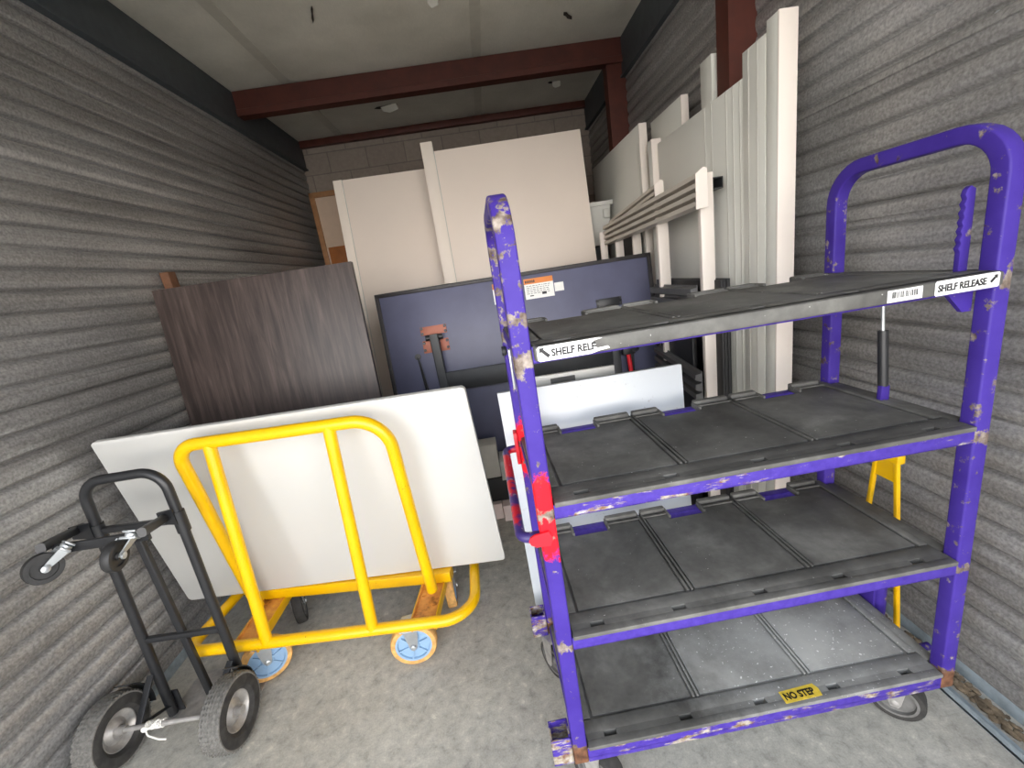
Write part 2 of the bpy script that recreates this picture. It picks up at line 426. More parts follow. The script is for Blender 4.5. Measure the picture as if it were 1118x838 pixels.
# ------------------------------------------------------------------ the room
XL, XR, YF, YB, ZC = -1.69, 1.38, -.35, 4.95, 3.12
def corrugated(name, x, side, seams, z0=.04, z1=3.12):
    b = MB(); pitch = .08; N = 24; rows = []
    z = z0; k = 0
    while z <= z1+1e-6:
        ph = 2*math.pi*(z+.012)/pitch
        off = .010*abs(math.cos(ph/2))**.8+.014*min(1, abs(((z+.012)/pitch) % 1-.5)*pitch/.009)
        for sz in seams:
            if 0 <= z-sz < .05: off += .007
        rows.append((z, off)); z += pitch/N
    ys = [YF+(YB-YF)*i/6 for i in range(7)]
    g = [[b.bm.verts.new((x+side*off, y, zz)) for y in ys] for zz, off in rows]
    for i in range(len(g)-1):
        for j in range(6): b.bm.faces.new((g[i][j], g[i][j+1], g[i+1][j+1], g[i+1][j]))
    # outer skin so that the wall is a solid sheet
    h = [[b.bm.verts.new((x-side*.03, y, zz)) for y in ys] for zz in (z0, rows[-1][0])]
    for j in range(6):
        b.bm.faces.new((h[0][j], h[0][j+1], h[1][j+1], h[1][j]))
        b.bm.faces.new((h[0][j], g[0][j], g[0][j+1], h[0][j+1])); b.bm.faces.new((h[1][j], g[-1][j], g[-1][j+1], h[1][j+1]))
    o = b.build(name, 'galv', smooth=60); struct(o)
    s = MB()
    for sz in seams:
        y = YF+.3
        while y < YB-.1:
            s.lathe([(0, .0), (0, .007), (side*.004, .007), (side*.007, .004), (side*.007, 0)], Matrix.Translation((x+side*.018, y, sz+.022)), 10, closed=False)
            y += .6
    s.build('screw_row', 'zinc', o)
    return o
corrugated('wall_left', XL, 1, (.78, 1.31, 2.36))
corrugated('wall_right', XR, -1, (.90, 1.50, 1.915))
struct(MB().box((XL-.1, YB, 0), (XR+.1, YB+.2, 3.4)).build('wall_back', 'block'))
struct(MB().box((XL-.1, YF, -.1), (XR+.1, YB+.1, 0)).build('floor', 'concrete'))
struct(MB().box((-14, -16, -.12), (14, YF, -.004)).build('driveway', 'apron'))
struct(MB().box((XL-.05, YF-.12, 2.55), (XR+.05, YF, 3.3)).build('wall_front', 'galv'))
# insulated ceiling: blanket that sags between the taped seams
def ceiling():
    b = MB(); nx, ny = 48, 40; seams = (-1.24, .22, 1.6)
    def sag(x):
        d = min(abs(x-s) for s in seams); return -.03*min(1, d/.25)**.6
    V = [[b.bm.verts.new((XL-.05+(XR-XL+.1)*i/nx, YF+(YB-YF)*j/ny,
          ZC+.035+sag(XL-.05+(XR-XL+.1)*i/nx)+.004*math.sin(3.1*j)*math.cos(1.7*i))) for j in range(ny+1)] for i in range(nx+1)]
    for i in range(nx):
        for j in range(ny): b.bm.faces.new((V[i][j], V[i+1][j], V[i+1][j+1], V[i][j+1]))
    b.box((XL-.1, YF-.1, ZC+.12), (XR+.1, YB+.1, ZC+.2))
    o = struct(b.build('ceiling', 'insul', smooth=80))
    for sxx in (-1.24, .22):
        MB().box((sxx-.035, YF, ZC+.022), (sxx+.035, YB, ZC+.03)).build('seam_tape', 'seam', o)
    for (x, y, a, l, wd) in ((-.737, 2.97, 1.9, .16, .012), (-.62, 4.36, -.12, .22, .05), (.92, 4.36, .25, .12, .04), (.85, 3.34, .9, .12, .03), (-.05, 2.95, .3, .1, .05)):
        R = Matrix.Translation((x, y, ZC-.006)) @ Matrix.Rotation(a, 4, 'Z')
        pts = [(-l/2, 0), (-l*.3, wd*.5), (-l*.05, wd*.35), (l*.2, wd*.55), (l/2, .0), (l*.25, -wd*.5), (-l*.1, -wd*.3), (-l*.35, -wd*.45)]
        MB().prism(pts, .004, R).build('torn_slit', 'tear', o)
        if wd > .035:
            F = R @ Matrix.Rotation(-.9, 4, 'X')
            MB().prism([(-l*.2, -.01), (l*.45, -.02), (l*.5, wd*.55), (l*.1, wd*.9), (-l*.15, wd*.5)], .003, F @ Matrix.Translation((0, 0, -.02))).build('torn_flap', 'insul', o)
ceiling()
def trim(n, b, mat): return struct(b.build('trim_%d' % n, mat))
# dark eave channels along both side walls
trim(1, MB().box((XL-.01, YF, 2.86), (XL+.05, YB, 3.12), .004).box((XL-.01, YF, 2.85), (XL+.065, YB, 2.865)), 'channel')
trim(2, MB().box((XR-.045, YF, 2.86), (XR+.01, YB, 3.12), .004).box((XR-.06, YF, 2.85), (XR+.01, YB, 2.865)), 'channel')
# red oxide roof beams (C sections with lips)
def cbeam(y, z0=2.95, h=.17):
    x0, x1, g, d = XL+.03, XR-.02, .012, .08
    p = [(0, 0), (d, 0), (d, g), (g, g), (g, h-g), (d, h-g), (d, h), (0, h), (0, .05), (-.012, .044), (-.012, 0)]
    return MB().prism(p, x1-x0, frame((x0, y, z0), (0, 1, 0), (0, 0, 1)))
trim(3, cbeam(3.72), 'redoxide')
trim(4, MB().box((XL+.03, 4.90, 3.055), (XR-.02, 4.95, 3.12), .004).box((XL+.03, 4.89, 3.055), (XR-.02, 4.95, 3.062)), 'redoxide')
def ccol(y, x0=1.215):
    x1, d, g, lp = 1.365, .10, .012, .035
    p = [(x0, y), (x1, y), (x1, y+d), (x1-lp, y+d), (x1-lp, y+d-g), (x1-g, y+d-g), (x1-g, y+g), (x0+g, y+g), (x0+g, y+d-g), (x0+lp, y+d-g), (x0+lp, y+d), (x0, y+d)]
    return MB().prism(p, 3.1)
trim(5, ccol(2.1, 1.235), 'redoxide'); trim(6, ccol(3.74), 'redoxide')
trim(7, cbeam(2.1), 'redoxide')
# base tracks
struct(MB().box((XL+.0, YF, 0), (XL+.025, YB, .05), .002).build('baseboard_left', 'galvbase'))
struct(MB().box((XR-.022, YF, 0), (XR+.01, YB, .055), .002).box((XR-.13, YF, 0), (XR-.10, YB, .012), .002).box((XR-.13, YF, 0), (XR-.126, YB, .03)).build('baseboard_right', 'galvbase'))
def debris():
    b = MB()
    for k in range(700):
        y = random.uniform(YF+.1, 1.6); x = random.gauss(XR-.06, .016); r = random.uniform(.003, .012)
        if x > XR-.03 or x < XR-.095: continue
        bmesh.ops.create_icosphere(b.bm, subdivisions=1, radius=r, matrix=Matrix.Translation((x, y, r*.4)) @ Matrix.Diagonal((1, random.uniform(.7, 2), .7, 1)))
    o = b.build('floor_debris', 'dirt'); o['kind'] = 'stuff'
    tag(o, 'dirt and rust crumbs along the foot of the right corrugated wall', 'debris')
debris()

# ------------------------------------------------------------------ wheels and casters
def Rx(ax, pos):
    """matrix mapping the lathe axis (local x) to direction ax at pos"""
    ax = Vector(ax).normalized(); q = Vector((1, 0, 0)).rotation_difference(ax)
    return Matrix.Translation(pos) @ q.to_matrix().to_4x4()
def disc_wheel(parent, pos, ax, r, wd, tyre, core, spokes=0, thick=.22):
    m = Rx(ax, pos); h = wd/2; ri = r*(1-thick)
    t = MB().lathe([(-h, ri), (-h, r*.95), (-h*.75, r*.99), (0, r), (h*.75, r*.99), (h, r*.95), (h, ri)], m, 40).build('wheel', tyre, parent)
    b = MB(); hh = h*.55
    b.lathe([(-hh, 0), (-hh, ri*.86), (-h*.98, ri*.88), (-h*.98, ri*1.01), (h*.98, ri*1.01), (h*.98, ri*.88), (hh, ri*.86), (hh, 0)], m, 40, closed=False)
    b.lathe([(-h*1.05, 0), (-h*1.05, r*.2), (-h*.8, r*.26), (h*.8, r*.26), (h*1.05, r*.2), (h*1.05, 0)], m, 20, closed=False)
    for k in range(spokes):
        a = 2*math.pi*k/spokes+.3
        b.box((-h*.92, r*.2, -r*.035), (h*.92, ri*.9, r*.035), 0, m @ Matrix.Rotation(a, 4, 'X'))
    b.build('wheel_core', core, t)
    return t
def caster(parent, wpos, ax, r, wd, top, tyre, core, spokes=6, forkmat='zinc', swivel=.0, plate=.09):
    """wpos wheel centre, ax axle direction, top = centre of mounting plate above it"""
    W = disc_wheel(parent, wpos, ax, r, wd, tyre, core, spokes)
    ax = Vector(ax).normalized(); wpos = Vector(wpos); top = Vector(top)
    b = MB(); up = (top-wpos); L = up.length
    for sgn in (-1, 1):
        base = wpos+ax*sgn*(wd/2+.007)
        tp = top+ax*sgn*(wd/2+.007)
        d = (base-tp); side = ax.cross(d).normalized()
        M4 = frame(tp-ax*.002, side, d)
        l = d.length
        q = min(1, r/.076)**1.5
        poly = [(-.028*q, .008), (.028*q, .008), (.024*q, l*.5), (.016*q, l), (.010*q, l+.014*q), (-.010*q, l+.014*q), (-.016*q, l), (-.024*q, l*.5)]
        b.prism(poly, .004, M4)
        b.lathe([(0, 0), (0, .011), (sgn*.006, .011), (sgn*.008, .006), (sgn*.008, 0)], Rx(ax, base+ax*sgn*.001), 12, closed=False)
    fk = b
    n = up.normalized(); M4 = frame(top, ax, n.cross(ax))
    fk.box((-wd/2-.01, -.03*q, -.01), (wd/2+.01, .03*q, -.002), .002, M4 if M4.to_3x3().col[2].dot(n) > 0 else M4 @ Matrix.Rotation(math.pi, 4, 'X'))
    fk.lathe([(-.004, 0), (-.004, .03*q), (.004, .034*q), (.010, .03*q), (.010, 0)], Rx(n, top), 20, closed=False)
    f = fk.build('caster_fork', forkmat, parent)
    MB().box((-plate/2, -plate*.4, .010), (plate/2, plate*.4, .016), .002, frame(top, ax, n.cross(ax)) if frame(top, ax, n.cross(ax)).to_3x3().col[2].dot(n) > 0 else frame(top, ax, -n.cross(ax))).build('caster_plate', forkmat, f)
    return W

# ------------------------------------------------------------------ purple shelf cart
CZ = .2
LC, DC, PW, PD = 1.024, .465, .040, .038
SZ = (0.0, .371, .746, 1.114)        # rail bottoms above the frame bottom
def shelf_cart():
    t = thing('shelf_cart', 'tall purple steel cart with four black rubber shelves in the right foreground', 'cart', (.074, .852, 0), .018)
    ya, yb = PD/2, DC+.005-PD/2
    zt = 1.665
    for sx_, nm, mt in ((-PW/2, 'end_frame', 'purple_red'), (LC+PW/2, 'end_frame', 'purple')):
        o = MB().rtube([(sx_, ya, CZ-.012), (sx_, ya, zt-PD/2), (sx_, yb, zt-PD/2), (sx_, yb, CZ-.012)], PW, PD, (1, 0, 0), [0, .095, .095, 0], .005).build(nm, mt, t)
        # the object-space z of the paint wear is measured from the frame bottom
        for v in o.data.vertices: v.co.z -= CZ
        o.location = (0, 0, CZ)
        for zz in SZ:
            MB().box((sx_-.014, PD, CZ+zz+.002), (sx_+.014, yb-PD/2, CZ+zz+.03), .003).build('side_rail', 'rail_clean', t)
    nch = 3; inner = .030; gap = .020
    for i, zz in enumerate(SZ):
        z = CZ+zz
        MB().box((0, 0, z-(.013 if i == 0 else 0)), (LC, .004, z+.036), .001).box((0, 0, z), (LC, .014, z+.004), .001).build('front_rail', ('rail_rust', 'rail_clean', 'rail', 'rail_clean')[i], t)
        MB().box((0, yb-.02, z+.004), (LC, yb+.012, z+(.034 if i < 3 else .018)), .003).build('rear_rail', 'rail_clean', t)
        # rubber mat
        b = MB(); z0 = z+.033 if i < 3 else z+.012; zt_ = z+(.045 if i < 3 else .038); lip = .012 if i < 3 else .007
        x0, x1, y0, y1 = .003, LC-.003, -.006, DC-.012
        if i == 0: pass
        pw = (x1-x0)/nch
        notches = [(x0+pw*k+pw*.29, x0+pw*k+pw*.63) for k in range(nch)]
        nd = .055; fb = .072                                        # front border with slots
        yf0 = y0 if i == 3 else fb-.002
        out = [(x0, yf0), (x1, yf0), (x1, y1)]
        for a, c in reversed(notches): out += [(c, y1), (c, y1-nd), (a, y1-nd), (a, y1)]
        out += [(x0, y1)]
        if i == 3:
            b.prism(out, .02, Matrix.Translation((0, 0, zt_-.028)))
            b.box((x0, y0-.012, z+.006), (x1, y0+.02, zt_), .006)          # thick front skirt over the rail
        else:
            b.prism(out, zt_-.007-z0, Matrix.Translation((0, 0, z0)))
        zb_, zr = zt_-.0085, zt_
        zf = zb_ if i == 3 else z+.006
        segs = []; xs = x0
        slots = [x0+.05+.216*k for k in range(5)]
        yb0 = y0+.022
        b.box((x0, y0, zf if i == 3 else z0), (x1, yb0, zr), .002); b.box((x0, yb0+.014, zf), (x1, fb-.004, zr), .002); b.box((x0, yb0-.004, z+.004), (x1, fb, z+.010), 0)
        for sl in slots:
            b.box((xs, yb0-.001, zf), (sl, yb0+.015, zr), 0); xs = sl+.036
        b.box((xs, yb0-.001, zf), (x1, yb0+.015, zr), 0)
        for u, v in ((-.030, x0+.002), (x1-.002, LC+.030)): b.box((u, PD+.004, z+.012), (v, DC-PD-.004, zr-.001), .003)
        for k in range(nch):
            a, c = x0+pw*k, x0+pw*(k+1); na, nc = notches[k]
            px0, px1 = a+(.032 if k == 0 else .014), c-(.032 if k == nch-1 else .014)
            p = [(px0, fb+.005), (px1, fb+.005), (px1, y1-.012), (nc+.006, y1-.012), (nc+.006, y1-nd-.006), (na-.006, y1-nd-.006), (na-.006, y1-.012), (px0, y1-.012)]
            b.prism(p, .0075, Matrix.Translation((0, 0, zb_)), .0015)
            if k: b.box((a-.009, fb, zb_), (a-.003, y1, zr+.002), .001); b.box((a+.003, fb, zb_), (a+.009, y1, zr+.002), .001)
            # raised lips on the rear tabs and a low step in the notch
            for (u, v) in ((px0-.008, na-.004), (nc+.004, px1+.008)):
                b.box((u, y1-.014, zb_-.012), (v, y1+.008, zr+lip), .005)
                b.box((u, y1-.034, zr-.002), (v, y1-.026, zr+.003), .001)
            b.box((na-.008, y1-nd, zb_), (na, y1, zr+.006), .002); b.box((nc, y1-nd, zb_), (nc+.008, y1, zr+.006), .002)
        for a, c in ((x0, x0+.024), (x1-.024, x1)):
            b.box((a, fb, zb_), (c, y1, zr+.001), .003)
        s = b.build('shelf', 'rubber_dust' if i == 0 else 'rubber', t)
        if i == 0:
            s['label'] = 'bottom rubber shelf covered with pale dust'
            M4 = frame((.566, .002, zr+.0006), (1, .03, 0), (0, 1, 0))
            lb = MB().prism([(0, 0), (.108, 0), (.112, .02), (.106, .036), (.002, .034)], .0006, M4).build('warning_label', 'yellowlabel', s); lb['label'] = 'yellow NO STEP label'
            text_part('lettering', 'NO STEP', M4 @ Matrix.Translation((.008, .007, .0007)), .02, .088, 'ink', lb)
        if i == 3:
            yy = y0-.0125
            def front(x, zz_): return frame((x, yy, zz_), (1, 0, 0), (0, 0, 1))
            zl0 = z+.0065
            M4 = front(.008, zl0)
            l1 = MB().prism([(.004, 0), (.11, 0), (.128, .004), (.150, .006), (.146, .011), (.125, .010), (.118, .014), (.122, .018), (.112, .020), (.118, .026), (.136, .029), (.128, .031), (.004, .031), (0, .027), (0, .004)], .0006, M4).build('instruction_label', 'sticker', s)
            l1['label'] = 'torn white SHELF RELEASE label with arrow to the left'
            text_part('lettering', 'SHELF RELE', M4 @ Matrix.Translation((.029, .0075, .0007)), .016, .092, 'ink', l1, clip=[(Vector((.091, .008, 0)), Vector((.8, -.55, 0)))])
            aw = [(0, 0), (.0085, 0), (.0062, .0025), (.0165, .0125), (.0125, .0165), (.0025, .0062), (0, .0085)]
            MB().prism([(x, .019-y) for x, y in aw], .0006, M4 @ Matrix.Translation((.005, .003, .0007)) @ Matrix.Scale(1.3, 4)).build('arrow_mark', 'ink', l1)
            M4 = front(.862, zl0)
            W2 = .146
            l2 = MB().prism([(.003, 0), (W2-.003, 0), (W2, .003), (W2, .028), (W2-.003, .031), (.003, .031), (0, .028), (0, .003)], .0006, M4).build('instruction_label', 'sticker', s)
            l2['label'] = 'whole white SHELF RELEASE label with arrow to the right'
            text_part('lettering', 'SHELF RELEASE', M4 @ Matrix.Translation((.006, .0075, .0007)), .0155, .110, 'ink', l2)
            MB().prism([(W2-.006-x, .026-y) for x, y in aw], .0006, M4 @ Matrix.Translation((0, 0, .0007))).build('arrow_mark', 'ink', l2)
            M4 = front(.756, z+.009)
            l3 = MB().prism([(0, 0), (.078, 0), (.078, .025), (0, .025)], .0006, M4).build('barcode_label', 'sticker', s)
            bb = MB(); x = .010
            while x < .066:
                wd = random.choice((.0008, .0012, .002)); bb.box((x, .008, 0), (x+wd, .021, .0005), 0, M4 @ Matrix.Translation((0, 0, .0007))); x += wd+random.choice((.001, .0016, .0022))
            bb.build('barcode', 'ink', l3)
    # casters
    for (x, y, a) in ((.03, .06, .9), (-.022, .445, .5), (LC-.04, .085, .75), (LC-.02, .43, .4)):
        caster(t, (x, y, .072), (math.cos(a), math.sin(a), 0), .072, .048, (x, y, CZ-.02), 'tire', 'greywheel', 0, 'hub')
    # stake sockets on the left end
    for y in (.028, DC-.01):
        b = MB(); x0, x1, y0, y1, z0, z1, w_ = -PW-.056, -PW-.001, y-.028, y+.028, CZ-.005, CZ+.085, .005
        for lo, hi in (((x0, y0, z0), (x1, y0+w_, z1)), ((x0, y1-w_, z0), (x1, y1, z1)), ((x0, y0, z0), (x0+w_, y1, z1)), ((x1-w_, y0, z0), (x1, y1, z1))):
            b.box(lo, hi, .0015)
        b.build('socket', 'rusttube', t)
    # red push bar on the left end
    zb = CZ+.715
    b = MB().tube([(-PW+.002, .01, zb-.01), (-PW-.045, .012, zb-.01), (-PW-.045, DC-.02, zb+.03), (-PW+.004, DC-.02, zb+.03)], .0125, fil=.022)
    pb = b.build('push_bar', 'redpurple', t)
    M4 = frame((-PW/2, -.001, zb-.03), (1, 0, 0), (0, 0, 1))
    MB().prism([(.0, .0), (-.032, .003), (-.044, .010), (-.048, .019), (-.044, .028), (-.033, .034), (.0, .038), (.008, .018)], .006, M4).build('bar_bracket', 'redpaint', pb)
    MB().box((-PW-.012, DC-.04, zb-.02), (-PW, DC+.0, zb+.09), .003).build('bar_bracket', 'redpaint', pb)
    # release lever with finger grips, right end
    z = CZ+SZ[3]
    pts = [(-.008, .0)]
    for k in range(7): pts += [(-.010, .07+.019*k), (-.0155, .0795+.019*k)]
    pts += [(-.012, .205), (-.004, .212), (.008, .205), (.012, .1), (.014, 0)]
    MB().prism(pts, .012, frame((LC-.008, .075, z+.01), (1, 0, 0), (0, 0, 1)) @ Matrix.Rotation(-.03, 4, 'Z'), .001).build('release_lever', 'purple', t)
    MB().prism([(-.09, .0), (.0, .0), (.0, -.055), (-.022, -.055), (-.06, -.012)], .01, frame((LC+.0, .05, z+.002), (1, 0, 0), (0, 0, 1))).build('lever_bracket', 'purple', t)
    MB().lathe([(-.008, 0), (-.008, .011), (-.004, .014), (.006, .014), (.006, 0)], Rx((-1, 0, 0), (-PW-.004, .33, z-.02)), 14, closed=False).build('pivot_bolt', 'darkmetal', t)
    MB().box((-PW-.006, .05, z-.06), (-PW, .066, z+.03), .002).build('latch_plate', 'zinc', t)
    # gas spring holding the folding top shelf
    xg, yg = LC-.004, .235
    g = MB().cyl((xg, yg, CZ+SZ[2]+.085), (xg+.0, yg+.012, CZ+SZ[2]+.245), .0125).build('gas_spring', 'black', t)
    MB().cyl((xg, yg+.012, CZ+SZ[2]+.24), (xg, yg+.022, CZ+SZ[3]+.02), .0045).build('piston_rod', 'zinc', g)
    MB().box((xg-.013, yg-.01, CZ+SZ[2]+.035), (xg+.013, yg+.006, CZ+SZ[2]+.088), .003).build('spring_mount', 'purple', g)
    # stub brackets low on the right end
    MB().cyl((LC+.065, .262, CZ-.02), (LC+.065, .262, CZ+.24), .021).build('stake_post', 'purple', t)
    MB().box((LC+.034, .25, CZ+.0), (LC+.044, .33, CZ+.26), .002).build('stake_plate', 'purple', t)
    MB().cyl((LC+.03, .09, CZ+.03), (LC+.06, .09, CZ+.03), .011).build('pivot_peg', 'purple', t)
    return t
shelf_cart()

# ------------------------------------------------------------------ yellow drywall cart
def drywall_cart():
    t = thing('drywall_cart', 'yellow tubular drywall cart with slanting uprights holding the white tabletop', 'cart', (-.84, 1.6, 0))
    o = Vector((.84, -1.6, 0))
    def V(*p): return Vector(p)+o
    r = .0225; zr = .225
    MB().tube([V(-1.40, 1.85, zr), V(-1.44, 1.478, zr), V(-.245, 1.395, zr), V(-.262, 1.80, zr)], r, fil=[0, .065, .12, 0], seg=16, fs=10).build('bumper_rail', 'yellow', t)
    MB().tube([V(-1.236, 1.665, .24), V(-1.206, 1.500, 1.083), V(-.424, 1.437, 1.083), V(-.437, 1.575, .24)], .0235, fil=[0, .085, .12, 0], seg=16, fs=10).build('hoop', 'yellow', t)
    for a, c in (((-1.095, 1.452, zr), (-1.075, 1.490, 1.083)), ((-.66, 1.424, zr), (-.628, 1.452, 1.083))):
        MB().tube([V(*a), V(*c)], .022, seg=16).build('upright', 'yellow', t)
    a, c = V(-1.27, 1.772, .235), V(-.36, 1.668, .235)
    MB().rtube([a, c], .05, .06, (0, 0, 1), 0, .004).build('bed_beam', 'yellow', t)
    for (x0, y0, x1, y1) in ((-1.205, 1.465, -1.205, 1.90), (-.465, 1.425, -.43, 1.84)):
        b = MB(); d = Vector((x1-x0, y1-y0, 0)); L = d.length; M4 = frame(V(x0, y0, .205), (d.y, -d.x, 0), d)
        b.box((-.047, 0, -.004), (.047, L, .003), .001, M4); b.box((-.051, 0, -.03), (-.045, L, .012), .001, M4); b.box((.045, 0, -.03), (.051, L, .012), .001, M4)
        for q in (.1, .16, .3): b.lathe([(0, 0), (0, .010), (.006, .010), (.006, 0)], M4 @ Matrix.Translation((.028*(1 if q != .16 else -1), q, .003)) @ Matrix.Rotation(-math.pi/2, 4, 'Y'), 8, closed=False)
        cm = b.build('cross_member', 'wornyellow', t)
        for sgn in (-1, 1): MB().box((sgn*.051-.003, 0, -.03), (sgn*.051+.003, L, .012), .001, M4).build('channel_flange', 'yellow', cm)
    for (x, y, a, ty, co) in ((-.528, 1.462, 1.50, 'tanrubber', 'bluewheel'), (-1.165, 1.515, 1.02, 'tanrubber', 'bluewheel'), (-1.165, 1.83, -.42, 'tire', 'greywheel'), (-.40, 1.76, -.12, 'tanrubber', 'bluewheel')):
        caster(t, V(x, y, .0955), (math.cos(a), -math.sin(a), 0), .0955, .042, V(x, y, .178), ty, co, 6)
    return t
drywall_cart()
tt = board('tabletop', ((-1.60, 1.757, .264), (-.106, 1.656, .264), (-.136, 1.505, 1.122), (-1.605, 1.622, 1.118)), .025, 'laminate', bev=.003, corner=.018)
tag(tt, 'large white laminate tabletop lying sideways on the yellow cart', 'tabletop')
tt = board('tabletop', ((-1.585, 1.828, .218), (-.245, 1.743, .218), (-.285, 1.612, .97), (-1.60, 1.70, .97)), .022, 'laminate', bev=.003)
tag(tt, 'smaller white board almost hidden behind the white tabletop on the yellow cart', 'tabletop')

# ------------------------------------------------------------------ black hand truck
def hand_truck():
    t = thing('hand_truck', 'black two-wheeled hand truck standing against the left corrugated wall', 'hand truck', (-1.36, 1.4, 0))
    o = Vector((1.36, -1.4, 0))
    def V(*p): return Vector(p)+o
    xl, xr, y = -1.505, -1.2, 1.4
    MB().tube([V(xl, y, .02), V(xl+.03, y, .86), V(xl+.04, y-.004, 1.040), V(xr+.008, y-.004, 1.040), V(xr+.006, y, .85), V(xr, y, .02)], .0165, fil=[0, 0, .075, .075, 0, 0], seg=16).build('frame', 'black', t)
    for x in (xl+.03, xr+.006): MB().cyl(V(x, y, .80), V(x, y, .88), .021).build('sleeve', 'black', t)
    MB().rtube([V(xl, y, .855), V(xr, y, .845)], .022, .02, (0, 0, 1), 0, .004).build('crossbar', 'black', t)
    MB().rtube([V(xl, y, .38), V(xr, y, .37)], .022, .02, (0, 0, 1), 0, .004).build('crossbar', 'black', t)
    MB().rtube([V(-1.365, y+.006, .85), V(-1.345, y+.012, .03)], .026, .02, (1, 0, 0), 0, .004).build('center_rail', 'black', t)
    # axle, struts and pneumatic wheels
    wl, wr, wz = Vector((-1.590, 1.268, .127)), Vector((-1.160, 1.262, .127)), .127
    MB().cyl(wl+o, wr+o, .009).build('axle', 'hub', t)
    for x, xa in ((xl, -1.500), (xr, -1.232)):
        MB().rtube([V(x, y-.018, .235), V(xa, 1.265, .127)], .024, .008, (1, 0, 0), 0, .002).build('axle_strut', 'black', t)
        MB().rtube([V(xa, y, .06), V(xa, 1.266, .13)], .02, .006, (1, 0, 0), 0, .002).build('axle_strut', 'black', t)
    for wp in (wl, wr):
        ax = (wr-wl).normalized(); m = Rx(ax, wp+o); R, h = .127, .037
        side = [(-h*.55, R*.50), (-h*.95, R*.62), (-h*1.02, R*.78), (-h*.92, R*.90)]
        prof = side+[(h*.92, R*.90), (h*1.02, R*.78), (h*.95, R*.62), (h*.55, R*.50)]
        wo_ = MB().lathe(prof, m, 48).build('wheel', 'tire', t)
        tp = [(-h*.93, R*.885)]; al = [0]
        for k in range(6):
            a = -h*.90+k*h*.312; rr = R*(.955+.045*math.cos((k-2.5)/2.5*1.1))
            tp += [(a, rr-.007), (a+.0012, rr), (a+h*.312-.0035, rr), (a+h*.312-.0012, rr-.007)]; al += [0, .007, .007, 0]
        tp += [(h*.93, R*.885)]; al += [0]
        MB().lathe(tp, m, 96, al).build('tread', 'tread', wo_)
        hb = MB(); hb.lathe([(-h*.5, 0), (-h*.5, R*.2), (-h*.15, R*.34), (-h*.3, R*.44), (-h*.62, R*.50), (-h*.62, R*.545), (h*.62, R*.545), (h*.62, R*.50), (h*.3, R*.44), (h*.15, R*.34), (h*.5, R*.2), (h*.5, 0)], m, 36, closed=False)
        hb.lathe([(-h*1.15, 0), (-h*1.15, R*.12), (h*1.15, R*.12), (h*1.15, 0)], m, 16, closed=False)
        hb.build('hub', 'hub', wo_)
        fd = MB(); R2 = R+.012; cx = wp+o; sgn = 1 if wp.x > -1.4 else -1
        pts = [cx+Vector((-sgn*.012, R2*math.sin(a), R2*math.cos(a))) for a in [(.55+1.25*k/10) for k in range(11)]]
        fd.sweep(pts, [(-.028, -.002), (.028, -.002), (.028, .002), (-.028, .002)], (1, 0, 0)); fd.build('wheel_guard', 'black', t)
    tpl = MB()
    poly = fillet([Vector((a, b, 0)) for a, b in ((xl-.02, 1.385), (xr+.02, 1.385), (xr+.02, 1.60), (xl-.02, 1.60))], [0, 0, .05, .05], True, 5)
    tpl.prism([(p.x+o.x, p.y+o.y) for p in poly], .006, Matrix.Translation((0, 0, .002))).build('toe_plate', 'hub', t)
    for x in (xl, xr): MB().box(V(x-.03, 1.418, .009), V(x+.03, 1.425, .11), .002).build('back_plate', 'black', t)
    # folding caster brackets at the handle end
    for a, c in (((-1.538, 1.412, .872), (-1.455, 1.205, .918)), ((-1.236, 1.412, .862), (-1.172, 1.225, .905))):
        MB().rtube([V(*a), V(*c)], .030, .024, (0, 0, 1), 0, .009).build('caster_arm', 'black', t)
    for x0, x1 in ((-1.545, -1.475), (-1.245, -1.19)):
        MB().prism([(0, -.02), (x1-x0, -.03), (x1-x0, .03), (.0, .025)], .008, frame(V(x0, y-.016, .868), (1, 0, 0), (0, 0, 1))).build('gusset', 'black', t)
    MB().rtube([V(-1.462, 1.243, .889), V(-1.170, 1.243, .884)], .032, .012, (0, 0, 1), 0, .003).build('caster_bar', 'black', t)
    for (c, ax, tip) in (((-1.45, 1.185, .862), (.86, -.5, .1), (-1.405, 1.222, .900)), ((-1.236, 1.185, .862), (.99, .12, -.15), (-1.205, 1.222, .902))):
        caster(t, V(*c), ax, .046, .024, V(*tip), 'blackwheel', 'blackwheel', 0, 'zinc', plate=.035)
    return t
hand_truck()
def axle_cord():
    b = MB(); c = Vector((-1.468, 1.2665, .127)); pts = []
    for k in range(70):
        a = k*.75; pts.append(c+Vector((.0009*k, .0125*math.cos(a), .0125*math.sin(a))))
    b.tube(pts, .0028, seg=6)
    b.tube([c+Vector((.0, -.012, 0)), c+Vector((.02, -.03, -.012)), c+Vector((.055, -.035, -.03)), c+Vector((.075, -.03, -.042))], .003, fil=.015, seg=6)
    b.tube([c+Vector((.0, -.012, 0)), c+Vector((.03, -.02, .012)), c+Vector((.06, -.01, .03))], .0025, fil=.012, seg=6)
    bmesh.ops.create_icosphere(b.bm, subdivisions=2, radius=.011, matrix=Matrix.Translation(c+Vector((0, -.014, 0))) @ Matrix.Diagonal((1.1, .8, 1, 1)))
    tag(b.build('cord', 'cord'), 'frayed white cord knotted around the axle of the black hand truck', 'cord')
axle_cord()

